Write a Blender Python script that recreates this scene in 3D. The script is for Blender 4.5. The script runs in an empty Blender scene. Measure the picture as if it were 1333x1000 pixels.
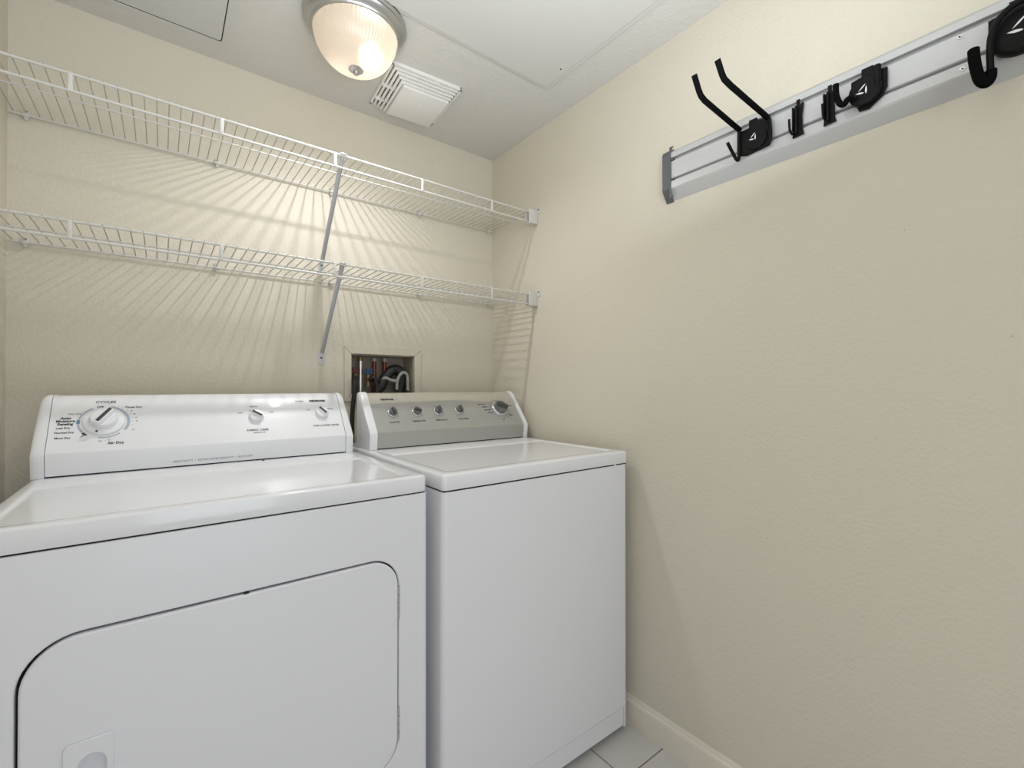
import bpy, bmesh, math, random
from mathutils import Matrix, Vector
random.seed(4)
C = bpy.context.scene.collection
SC = bpy.context.scene
PI = math.pi

# ------------------------------------------------------------------ camera
CAM = Vector((-1.2492, -1.7822, 1.1245)); YAW = 0.65455; PITCH = 0.00586
cd = bpy.data.cameras.new('camera'); cam = bpy.data.objects.new('camera', cd); C.objects.link(cam)
fw = Vector((math.sin(YAW)*math.cos(PITCH), math.cos(YAW)*math.cos(PITCH), math.sin(PITCH)))
rt = Vector((math.cos(YAW), -math.sin(YAW), 0)); upv = rt.cross(fw)
cam.matrix_world = Matrix(((rt.x, upv.x, -fw.x, CAM.x), (rt.y, upv.y, -fw.y, CAM.y), (rt.z, upv.z, -fw.z, CAM.z), (0, 0, 0, 1)))
cd.sensor_width = 36; cd.lens = 595.28*36/1333; cd.clip_start = 0.02
SC.camera = cam

# ------------------------------------------------------------------ world, lights, exposure
w = bpy.data.worlds.new('world'); SC.world = w; w.use_nodes = True
w.node_tree.nodes['Background'].inputs[0].default_value = (0.80, 0.90, 1.0, 1)
w.node_tree.nodes['Background'].inputs[1].default_value = 0.35
SC.view_settings.view_transform = 'Standard'; SC.view_settings.look = 'None'
SC.view_settings.exposure = 0.24; SC.view_settings.gamma = 1; SC.view_settings.use_curve_mapping = False
BULB_W = 16.5; LAMP_W = 10.0
def area(name, loc, rot, sx, sy, watts, col):
    l = bpy.data.lights.new(name, 'AREA'); l.shape = 'RECTANGLE'; l.size = sx; l.size_y = sy; l.energy = watts; l.color = col
    o = bpy.data.objects.new(name, l); C.objects.link(o); o.location = loc; o.rotation_euler = rot; return o
area('fill_from_doorway', (-1.08, -2.72, 1.15), (PI/2, 0, 0), 0.80, 1.9, 7.9, (0.88, 0.94, 1.0))  # cool fill light added in an assumed, unseen doorway behind the camera
area('upward_ceiling_fill', (-0.85, -1.40, 1.66), (PI-.22, 0, 0), 1.0, 0.6, 8.4, (0.90, 0.95, 1.0))  # added out-of-view fill, aimed up to brighten ceiling and upper walls

# ------------------------------------------------------------------ materials
def mat(name, col, rough=0.5, metal=0.0, bump=None, coat=0.0, spec=0.5, var=0.0, emit=None):
    m = bpy.data.materials.new(name); m.use_nodes = True
    nt = m.node_tree; b = nt.nodes['Principled BSDF']
    c = [((x/255)/12.92 if x/255 <= .04045 else ((x/255+.055)/1.055)**2.4) for x in col]
    b.inputs['Base Color'].default_value = (*c, 1)
    b.inputs['Roughness'].default_value = rough; b.inputs['Metallic'].default_value = metal
    b.inputs['Coat Weight'].default_value = coat; b.inputs['Coat Roughness'].default_value = 0.08
    b.inputs['Specular IOR Level'].default_value = spec
    tc = nt.nodes.new('ShaderNodeTexCoord')
    if var:
        n = nt.nodes.new('ShaderNodeTexNoise'); n.inputs['Scale'].default_value = 3.0; n.inputs['Detail'].default_value = 5
        nt.links.new(tc.outputs['Object'], n.inputs['Vector'])
        mx = nt.nodes.new('ShaderNodeMix'); mx.data_type = 'RGBA'; mx.blend_type = 'MULTIPLY'; mx.inputs[0].default_value = 1
        mr = nt.nodes.new('ShaderNodeMapRange'); mr.inputs[3].default_value = 1-var; mr.inputs[4].default_value = 1+var
        nt.links.new(n.outputs['Fac'], mr.inputs[0]); mx.inputs[6].default_value = (*c, 1)
        nt.links.new(mr.outputs[0], mx.inputs[7]); nt.links.new(mx.outputs[2], b.inputs['Base Color'])
    if bump:
        sc, st, dist = bump
        n = nt.nodes.new('ShaderNodeTexNoise'); n.inputs['Scale'].default_value = sc; n.inputs['Detail'].default_value = 3; n.inputs['Roughness'].default_value = .55
        nt.links.new(tc.outputs['Object'], n.inputs['Vector'])
        bp = nt.nodes.new('ShaderNodeBump'); bp.inputs['Strength'].default_value = st; bp.inputs['Distance'].default_value = dist
        nt.links.new(n.outputs['Fac'], bp.inputs['Height']); nt.links.new(bp.outputs[0], b.inputs['Normal'])
    if emit:
        b.inputs['Emission Color'].default_value = (*emit[0], 1); b.inputs['Emission Strength'].default_value = emit[1]
    return m
M = {}
M['wall'] = mat('wall_paint', (218, 211, 195), .75, bump=(105, .45, .004), var=.012)
M['trimwall'] = mat('wall_trim_paint', (214, 207, 190), .6, bump=(60, .15, .002))
M['ceil'] = mat('ceiling_paint', (213, 211, 206), .8, bump=(70, .6, .004))
M['smoothceil'] = mat('smooth_ceiling_paint', (209, 208, 204), .6)
M['base'] = mat('baseboard_paint', (234, 227, 212), .4, bump=(12, .05, .002))
M['tile'] = mat('floor_tile_ceramic', (214, 211, 208), .22, var=.03)
M['grout'] = mat('grout', (158, 146, 130), .9)
M['enamel'] = mat('white_enamel', (243, 244, 249), .22, coat=.6)
M['enamelfront'] = mat('white_enamel_front', (241, 241, 247), .34, coat=.15)
M['white'] = mat('white_plastic', (245, 246, 250), .3, coat=.2)
M['dark'] = mat('dark_gap', (28, 28, 28), .8)
M['greyrub'] = mat('dark_gasket', (60, 60, 60), .8)
M['silver'] = mat('silver_panel', (186, 186, 184), .35, metal=.55, bump=(300, .05, .001))
M['silver_light'] = mat('light_silver_panel', (204, 200, 188), .4, metal=.35)
M['knobgrey'] = mat('grey_knob_plastic', (120, 120, 122), .3, metal=.3)
M['knobdark'] = mat('dark_grey_knob_grip', (84, 84, 86), .3, metal=.3)
M['knobrim'] = mat('knob_chrome_rim', (200, 200, 202), .22, metal=.6)
M['ink'] = mat('dark_print', (70, 72, 76), .6)
M['inkpale'] = mat('pale_grey_print', (158, 160, 166), .6)
M['inkblue'] = mat('blue_print', (180, 192, 208), .6)
M['inkblued'] = mat('dark_blue_print', (120, 140, 172), .6)
M['wire'] = mat('white_vinyl_wire', (214, 213, 208), .35)
M['deckwire'] = mat('thin_vinyl_wire', (188, 184, 172), .45)
M['brace'] = mat('grey_white_brace', (206, 207, 208), .35, metal=.2)
M['screw'] = mat('screw_metal', (110, 108, 104), .4, metal=.8)
M['nickel'] = mat('brushed_nickel', (196, 196, 196), .28, metal=.9)
M['alu'] = mat('anodised_aluminium', (200, 200, 200), .42, metal=.3)
M['groove'] = mat('groove_shadow_aluminium', (120, 121, 122), .5, metal=.5)
M['cap'] = mat('grey_end_cap', (92, 94, 98), .45)
M['black'] = mat('black_plastic', (10, 10, 11), .5, spec=.2)
M['foam'] = mat('black_foam', (6, 6, 7), .85, spec=.12, bump=(400, .3, .001))
M['logo'] = mat('white_print', (235, 235, 235), .5)
M['ventw'] = mat('vent_plastic', (238, 237, 234), .4)
M['copper'] = mat('copper_pipe', (112, 66, 50), .3, metal=.8)
M['brass'] = mat('old_brass', (150, 128, 92), .4, metal=.7)
M['red'] = mat('red_handle', (96, 42, 36), .5)
M['blue'] = mat('blue_handle', (44, 72, 116), .5)
M['rubber'] = mat('black_rubber', (34, 33, 34), .5)
M['greyplast'] = mat('grey_plastic', (160, 160, 158), .5)
M['boxin'] = mat('outlet_box_plastic', (168, 160, 142), .6)
M['chrome'] = mat('polished_metal', (225, 225, 225), .15, metal=.9)
M['door'] = mat('white_door_paint', (225, 224, 220), .45)
M['bulb'] = mat('lit_bulb', (255, 244, 226), .5, emit=((1.0, .84, .66), 1.0))
# frosted glass: part of the light goes straight through, the rest is spread
g = bpy.data.materials.new('frosted_ribbed_glass'); g.use_nodes = True; nt = g.node_tree; nt.nodes.clear()
out = nt.nodes.new('ShaderNodeOutputMaterial'); tr = nt.nodes.new('ShaderNodeBsdfTranslucent'); tr.inputs[0].default_value = (1, .93, .84, 1)
df = nt.nodes.new('ShaderNodeBsdfDiffuse'); df.inputs[0].default_value = (.93, .88, .80, 1)
tp = nt.nodes.new('ShaderNodeBsdfTransparent'); gl = nt.nodes.new('ShaderNodeBsdfGlossy'); gl.inputs['Roughness'].default_value = .25
m1 = nt.nodes.new('ShaderNodeMixShader'); m1.inputs[0].default_value = .40; nt.links.new(tr.outputs[0], m1.inputs[1]); nt.links.new(df.outputs[0], m1.inputs[2])
m2 = nt.nodes.new('ShaderNodeMixShader'); m2.inputs[0].default_value = .32; nt.links.new(m1.outputs[0], m2.inputs[1]); nt.links.new(tp.outputs[0], m2.inputs[2])
m3 = nt.nodes.new('ShaderNodeMixShader'); m3.inputs[0].default_value = .05; nt.links.new(m2.outputs[0], m3.inputs[1]); nt.links.new(gl.outputs[0], m3.inputs[2])
rf = nt.nodes.new('ShaderNodeBsdfRefraction'); rf.inputs['Roughness'].default_value = .55; rf.inputs['IOR'].default_value = 1.28
m0 = nt.nodes.new('ShaderNodeMixShader'); m0.inputs[0].default_value = .93; nt.links.new(tp.outputs[0], m0.inputs[1]); nt.links.new(rf.outputs[0], m0.inputs[2])
nt.links.new(m0.outputs[0], m2.inputs[2]); nt.links.new(m3.outputs[0], out.inputs[0]); M['glass'] = g

# ------------------------------------------------------------------ helpers
def wloc(o):
    v = Vector((0, 0, 0))
    while o is not None: v += o.location; o = o.parent
    return v
def link(name, me, m, parent=None, loc=None, smooth=False):
    o = bpy.data.objects.new(name, me); C.objects.link(o)
    if parent is not None:
        o.parent = parent; off = wloc(parent)
    else:
        off = Vector(loc) if loc is not None else Vector((0, 0, 0)); o.location = off
    if off.length > 0: me.transform(Matrix.Translation(-off))
    if m is not None and not me.materials: me.materials.append(m)
    if smooth:
        for p in me.polygons: p.use_smooth = True
    return o
def obj(name, bm, m, parent=None, loc=None, smooth=False, angle=None):
    bmesh.ops.recalc_face_normals(bm, faces=bm.faces)
    me = bpy.data.meshes.new(name); bm.to_mesh(me); bm.free()
    o = link(name, me, m, parent, loc, smooth)
    if angle is not None:
        for p in me.polygons: p.use_smooth = True
        me.set_sharp_from_angle(angle=math.radians(angle))
    return o
def thing(name, label, cat, loc, group=None):
    o = bpy.data.objects.new(name, None); C.objects.link(o); o.location = loc; o.empty_display_size = .05
    o['label'] = label; o['category'] = cat
    if group: o['group'] = group
    return o
def tag(o, label, cat, group=None):
    o['label'] = label; o['category'] = cat
    if group: o['group'] = group
    return o
def box(bm, x0, y0, z0, x1, y1, z1, bev=0, seg=2):
    vs = [bm.verts.new(p) for p in ((x0,y0,z0),(x1,y0,z0),(x1,y1,z0),(x0,y1,z0),(x0,y0,z1),(x1,y0,z1),(x1,y1,z1),(x0,y1,z1))]
    fs = [bm.faces.new([vs[i] for i in f]) for f in ((3,2,1,0),(4,5,6,7),(0,1,5,4),(1,2,6,5),(2,3,7,6),(3,0,4,7))]
    if bev:
        es = list({e for f in fs for e in f.edges})
        bmesh.ops.bevel(bm, geom=es, offset=bev, segments=seg, affect='EDGES', profile=.5)
def bx(name, m, parent, *a, bev=0, seg=2, loc=None):
    bm = bmesh.new(); box(bm, *a, bev=bev, seg=seg); return obj(name, bm, m, parent, loc, angle=40 if bev else None)
def sweep(bm, pts, r, n=8, radii=None, caps=True):
    pts = [Vector(p) for p in pts]; L = len(pts); rings = []
    t = (pts[1]-pts[0]).normalized(); a = t.orthogonal().normalized()
    for i in range(L):
        if i == 0: t = (pts[1]-pts[0]).normalized()
        elif i == L-1: t = (pts[-1]-pts[-2]).normalized()
        else: t = ((pts[i+1]-pts[i]).normalized()+(pts[i]-pts[i-1]).normalized()).normalized()
        a = (a - t*a.dot(t)).normalized(); b = t.cross(a)
        rr = radii[i] if radii else r
        if 0 < i < L-1:
            c = (pts[i+1]-pts[i]).normalized().dot(t); rr_ = rr
        rings.append([bm.verts.new(pts[i]+(a*math.cos(2*PI*k/n)+b*math.sin(2*PI*k/n))*rr) for k in range(n)])
    for i in range(L-1):
        for k in range(n): bm.faces.new((rings[i][k], rings[i][(k+1)%n], rings[i+1][(k+1)%n], rings[i+1][k]))
    if caps: bm.faces.new(rings[0][::-1]); bm.faces.new(rings[-1])
def tube(name, pts, r, m, parent=None, n=8, radii=None, loc=None):
    bm = bmesh.new(); sweep(bm, pts, r, n, radii); return obj(name, bm, m, parent, loc, angle=50)
def smoothpts(p, k=6):
    p = [Vector(q) for q in p]; o = []
    for i in range(len(p)-1):
        a = p[max(i-1, 0)]; b = p[i]; c = p[i+1]; d = p[min(i+2, len(p)-1)]
        for j in range(k):
            t = j/k
            o.append(.5*((2*b)+(c-a)*t+(2*a-5*b+4*c-d)*t*t+(3*b-a-3*c+d)*t**3))
    o.append(p[-1]); return o
def lathe(bm, prof, cx, cy, n=48, axis=None, mod=None, M_=None):
    rings = []
    for (r, z) in prof:
        ring = []
        for k in range(n):
            a = 2*PI*k/n; rr = r*(mod(a, z) if mod else 1)
            p = Vector((rr*math.cos(a), rr*math.sin(a), z))
            p = (M_ @ p) if M_ is not None else p + Vector((cx, cy, 0))
            ring.append(bm.verts.new(p))
        rings.append(ring)
    for i in range(len(rings)-1):
        for k in range(n): bm.faces.new((rings[i][k], rings[i][(k+1)%n], rings[i+1][(k+1)%n], rings[i+1][k]))
    if prof[0][0] > 1e-5: bm.faces.new(rings[0][::-1])
    if prof[-1][0] > 1e-5: bm.faces.new(rings[-1])
    bmesh.ops.remove_doubles(bm, verts=bm.verts, dist=1e-6)
def rrect(x0, y0, x1, y1, r, n=6):
    if not isinstance(r, (tuple, list)): r = (r,)*4      # order: bl br tr tl
    o = []
    for (cx, cy, a0, rr) in ((x0+r[0], y0+r[0], PI, r[0]), (x1-r[1], y0+r[1], 1.5*PI, r[1]), (x1-r[2], y1-r[2], 0, r[2]), (x0+r[3], y1-r[3], .5*PI, r[3])):
        if rr < 1e-6: o.append((cx, cy)); continue
        for k in range(n+1): a = a0+.5*PI*k/n; o.append((cx+rr*math.cos(a), cy+rr*math.sin(a)))
    return o
def curve_mesh(cu):
    t = bpy.data.objects.new('tmp', cu); C.objects.link(t)
    dg = bpy.context.evaluated_depsgraph_get(); dg.update()
    me = bpy.data.meshes.new_from_object(t.evaluated_get(dg)); bpy.data.objects.remove(t); bpy.data.curves.remove(cu); return me
def plate(name, outs, th, bev, Mx, m, parent=None, loc=None):
    """flat shape with holes: outline(s) in local xy, thickness along local z from 0 to th"""
    cu = bpy.data.curves.new('tmp', 'CURVE'); cu.dimensions = '2D'; cu.fill_mode = 'BOTH'
    for o_ in outs:
        s = cu.splines.new('POLY'); s.points.add(len(o_)-1)
        for i, (x, y) in enumerate(o_): s.points[i].co = (x, y, 0, 1)
        s.use_cyclic_u = True
    cu.extrude = max(th/2-bev, 1e-5); cu.bevel_depth = bev; cu.bevel_resolution = 1; cu.offset = -bev
    me = curve_mesh(cu); me.transform(Mx @ Matrix.Translation((0, 0, th/2)))
    me.materials.clear()
    o = link(name, me, m, parent, loc)
    if bev:
        for p in me.polygons: p.use_smooth = True
        me.set_sharp_from_angle(angle=math.radians(50))
    return o
def frame(o, x, y, z):
    return Matrix(((x[0], y[0], z[0], o[0]), (x[1], y[1], z[1], o[1]), (x[2], y[2], z[2], o[2]), (0, 0, 0, 1)))
def text(name, s, size, Mx, m, parent, bold=.0, sx=1.0):
    cu = bpy.data.curves.new('tmp', 'FONT'); cu.body = s; cu.size = size; cu.align_x = 'CENTER'; cu.align_y = 'CENTER'
    cu.offset = bold; cu.extrude = .00012; cu.resolution_u = 2
    me = curve_mesh(cu); me.transform(Mx @ Matrix.Diagonal((sx, 1, 1, 1))); me.materials.clear()
    return link(name, me, m, parent)
def poly(bm, pts): return bm.faces.new([bm.verts.new(p) for p in pts])
def extrude_x(bm, prof, x0, x1, bev=0):
    a = [bm.verts.new((x0, y, z)) for y, z in prof]; b = [bm.verts.new((x1, y, z)) for y, z in prof]; n = len(prof)
    f0 = bm.faces.new(a[::-1]); f1 = bm.faces.new(b)
    for i in range(n): bm.faces.new((a[i], a[(i+1)%n], b[(i+1)%n], b[i]))
    if bev:
        es = list(set(list(f0.edges)+list(f1.edges))); bmesh.ops.bevel(bm, geom=es, offset=bev, segments=2, affect='EDGES', profile=.5)
def struct(o): o['kind'] = 'structure'; return o

# ------------------------------------------------------------------ room
H = 2.2007; XL = -1.577; YF = -2.75; T = .12
BX0, BX1, BZ0, BZ1 = -.668, -.404, 1.095, 1.252      # opening of the outlet box in the back wall
# back wall with the outlet box opening
bm = bmesh.new()
for (a, b, c, d) in ((XL-T, 0, BX0, H+T), (BX1, 0, T, H+T), (BX0, 0, BX1, BZ0), (BX0, BZ1, BX1, H+T)): box(bm, a, 0, b, c, T, d)
struct(obj('wall_back', bm, M['wall']))
bm = bmesh.new(); box(bm, 0, YF-T, 0, T, 0, H+T); struct(obj('wall_right', bm, M['wall']))
bm = bmesh.new(); box(bm, XL-T, YF-T, 0, XL, 0, H+T); struct(obj('wall_left', bm, M['wall']))
bm = bmesh.new()
for a in ((XL, YF-T, 0, -1.51, YF, H), (-.65, YF-T, 0, 0, YF, H), (-1.51, YF-T, 2.10, -.65, YF, H)): box(bm, *a)
struct(obj('wall_front', bm, M['wall']))
fl = struct(bx('floor', M['grout'], None, XL-T, YF-T, -.1, T, T, -.0035))
ce = struct(bx('ceiling', M['ceil'], None, XL, YF, H, 0, 0, H+.1))
P_ = .2035
xs = [-.187]; 
while xs[-1]-P_ > XL: xs.append(xs[-1]-P_)
xs = [XL]+xs[::-1]+[0]
y = -.934+4*P_; ys = []
while y > YF: ys.append(y); y -= P_
ys = [YF]+ys[::-1]+[0]
tile_cache = {}
for i in range(len(xs)-1):
    for j in range(len(ys)-1):
        w_, d_ = xs[i+1]-xs[i]-.004, ys[j+1]-ys[j]-.004
        if w_ < .01 or d_ < .01: continue
        k = (round(w_, 3), round(d_, 3))
        if k not in tile_cache:
            b_ = bmesh.new(); box(b_, -w_/2, -d_/2, -.0035, w_/2, d_/2, 0, bev=.0010, seg=1)
            bmesh.ops.recalc_face_normals(b_, faces=b_.faces)
            me = bpy.data.meshes.new('tile'); b_.to_mesh(me); b_.free(); me.materials.append(M['tile']); tile_cache[k] = me
        o = bpy.data.objects.new('tile', tile_cache[k]); C.objects.link(o); o.parent = fl
        o.location = ((xs[i]+xs[i+1])/2, (ys[j]+ys[j+1])/2, 0)
# baseboards: ogee profile
def baseboard(name, A, B, nrm):
    prof = [(0, 0), (.009, 0), (.009, .074), (.0075, .080), (.0045, .084), (.0045, .088), (.002, .096), (0, .096)]
    bm = bmesh.new(); A = Vector(A); B = Vector(B); nrm = Vector(nrm)
    a = [bm.verts.new(A+nrm*p+Vector((0, 0, z))) for p, z in prof]; b = [bm.verts.new(B+nrm*p+Vector((0, 0, z))) for p, z in prof]
    n = len(prof); bm.faces.new(a[::-1]); bm.faces.new(b)
    for i in range(n): bm.faces.new((a[i], a[(i+1)%n], b[(i+1)%n], b[i]))
    return struct(obj(name, bm, M['base']))
baseboard('baseboard_right', (0, YF, 0), (0, 0, 0), (-1, 0, 0))
baseboard('baseboard_back', (XL, 0, 0), (-.009, 0, 0), (0, -1, 0))
baseboard('baseboard_left', (XL, YF, 0), (XL, -.009, 0), (1, 0, 0))
# door casing of the doorway behind the camera
bm = bmesh.new()
for a in ((-1.57, YF, 0, -1.51, YF+.015, 2.10), (-.65, YF, 0, -.59, YF+.015, 2.10), (-1.57, YF, 2.10, -.59, YF+.015, 2.16)): box(bm, *a)
struct(obj('trim_1', bm, M['door']))

# ------------------------------------------------------------------ ceiling hatch (back left) and access panel
t = thing('ceiling_hatch', 'flush ceiling access hatch with thin dark outline, in back left corner', 'hatch', (-1.3, -.35, H))
Mc = frame((0, 0, H), (1, 0, 0), (0, -1, 0), (0, 0, -1))    # hangs down from the ceiling: local y = -world y
plate('hatch_frame', [rrect(-1.53, .080, -1.077, .66, .012), rrect(-1.508, .1035, -1.1030, .635, .010)], .0022, .0008, Mc, M['smoothceil'], t)
plate('hatch_panel', [rrect(-1.505, .1088, -1.1058, .632, .009)], .0022, .0005, Mc, M['smoothceil'], t)
plate('shadow_gap', [rrect(-1.508, .1035, -1.1030, .635, .010)], .0006, 0, Mc, M['dark'], t)
t = thing('ceiling_access_panel', 'large smooth raised ceiling panel beside the round ceiling light', 'panel', (-.44, -1.0, H))
LXp, LYp, NR = -.795, .432, .149
hx = math.sqrt(NR**2-(.572-LYp)**2)
notch = [(LXp+hx-2*hx*k/12, LYp+math.sqrt(NR**2-(hx-2*hx*k/12)**2)) for k in range(13)]
plate('panel_board', [[(-.168, .572)]+notch+[(-1.25, .572), (-1.25, 1.65), (-.168, 1.65)]], .013, .001, Mc, M['smoothceil'], t)
hx2 = math.sqrt(NR**2-(.556-LYp)**2)
plate('panel_moulding', [[(LXp+hx2+.001, .556), (-.148, .556), (-.148, 1.67), (-.166, 1.67), (-.166, .571), (LXp+hx+.001, .571)]], .008, .002, Mc, M['smoothceil'], t)
plate('panel_moulding', [[(LXp-hx2-.001, .556), (LXp-hx-.001, .571), (-1.25, .571), (-1.25, .556)]], .008, .002, Mc, M['smoothceil'], t)
bm = bmesh.new(); lathe(bm, [(0, -.0150), (.0020, -.0147), (.0028, -.0135), (.0028, -.0130)], 0, 0, 12, M_=Matrix.Translation((-.192, -.672, H)))
obj('screw', bm, M['dark'], t)

# ------------------------------------------------------------------ ceiling light
LX, LY = -.795, -.432
t = thing('ceiling_light', 'round brushed nickel flush ceiling light with ribbed frosted glass bowl, lit', 'ceiling light', (LX, LY, H))
bm = bmesh.new()
lathe(bm, [(.143, H-.0005), (.146, H-.004), (.144, H-.010), (.138, H-.014), (.138, H-.018), (.140, H-.021), (.134, H-.028), (.126, H-.032), (.126, H-.036), (.120, H-.040), (.116, H-.038), (.112, H-.012), (.0, H-.010)], LX, LY, 72)
obj('pan', bm, M['nickel'], t, angle=60)
bm = bmesh.new()
prof = []
for k in range(19):
    a = (PI/2)*k/18; prof.append((.118*math.cos(a)**.80 if k < 18 else .006, H-.036-.103*math.sin(a)**1.15))
lathe(bm, prof, LX, LY, 432, mod=lambda a, z: 1+.0065*math.cos(72*a)*min(1, max(0, (z-(H-.136))/.05)))
# open rim of the bowl: drop the cap faces
for f in [f for f in bm.faces if len(f.verts) > 4]: bm.faces.remove(f)
obj('glass_bowl', bm, M['glass'], t, smooth=True)
bm = bmesh.new()
lathe(bm, [(.0, H-.128), (.010, H-.130), (.021, H-.137), (.0215, H-.1395), (.014, H-.142), (.008, H-.144), (.0075, H-.147), (.0085, H-.150), (.006, H-.154), (0, H-.157)], LX, LY, 32)
obj('finial', bm, M['nickel'], t, angle=50)
BL = Vector((-.757, -.428, 2.132))
bm = bmesh.new(); bmesh.ops.create_uvsphere(bm, u_segments=24, v_segments=14, radius=.022); bmesh.ops.translate(bm, verts=bm.verts, vec=BL)
b_ = obj('bulb', bm, M['bulb'], t, smooth=True); b_['label'] = 'glowing warm bulb'
M['bulb'].node_tree.nodes['Principled BSDF'].inputs['Emission Strength'].default_value = BULB_W
sl = bpy.data.lights.new('lamp_light', 'SPOT'); sl.energy = LAMP_W; sl.color = (.98, .985, 1.0); sl.spot_size = math.radians(176); sl.spot_blend = .75; sl.shadow_soft_size = .012
so = bpy.data.objects.new('lamp_light', sl); C.objects.link(so); so.location = (LX, LY+.01, H-.163)
tube('socket', [BL+Vector((0, 0, .02)), (BL.x, BL.y, H-.012)], .013, M['white'], t, 12)

# ------------------------------------------------------------------ ceiling vent
t = thing('ceiling_vent', 'square white plastic exhaust vent grille beside the round ceiling light', 'vent', (-.513, -.236, H))
def vb(name, m, *a, bev=0):
    bm = bmesh.new(); box(bm, *a, bev=bev)
    bmesh.ops.transform(bm, matrix=Matrix.Translation((-.513, -.236, H)) @ Matrix.Rotation(-.07, 4, 'Z'), verts=bm.verts)
    return obj(name, bm, m, t, angle=40 if bev else None)
hw = .128
bm = bmesh.new()
for a in ((-hw, -hw, -.012, hw, -hw+.007, -.0005), (-hw, hw-.007, -.012, hw, hw, -.0005), (-hw, -hw, -.012, -hw+.007, hw, -.0005), (hw-.007, -hw, -.012, hw, hw, -.0005)): box(bm, *a)
bmesh.ops.transform(bm, matrix=Matrix.Translation((-.513, -.236, H)) @ Matrix.Rotation(-.07, 4, 'Z'), verts=bm.verts)
obj('frame', bm, M['ventw'], t)
vb('backing', M['greyrub'], -hw+.008, -hw+.008, -.003, hw-.008, hw-.008, -.0005)
for i in range(4):
    o_ = .011+.0125*i; z0 = -.016-.0042*i
    vb('louver', M['ventw'], -hw+o_, -hw+o_, z0, hw-.010-.003*i, -hw+o_+.0085, z0+.010, bev=.0015)
    vb('louver', M['ventw'], -hw+o_, -hw+o_+.0088, z0, -hw+o_+.0082, hw-.006, z0+.010, bev=.0015)
for yy in (-.015, .07):
    vb('divider', M['ventw'], -hw+.004, yy, -.022, -hw+.06, yy+.004, -.006)
for xx in (-.03, .05):
    vb('divider', M['ventw'], xx, -hw+.008, -.018, xx+.003, -hw+.06, -.010)
vb('cover_plate', M['ventw'], -hw+.060, -hw+.060, -.035, hw-.022, hw-.006, -.006, bev=.004)
bm = bmesh.new(); lathe(bm, [(.011, -.0358), (.0095, -.0368), (.008, -.0358), (0, -.0356)], 0, 0, 24, M_=Matrix.Translation((-.513, -.236, H)) @ Matrix.Rotation(-.07, 4, 'Z') @ Matrix.Translation((.02, -.005, 0)))
obj('emblem', bm, M['ventw'], t)

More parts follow.
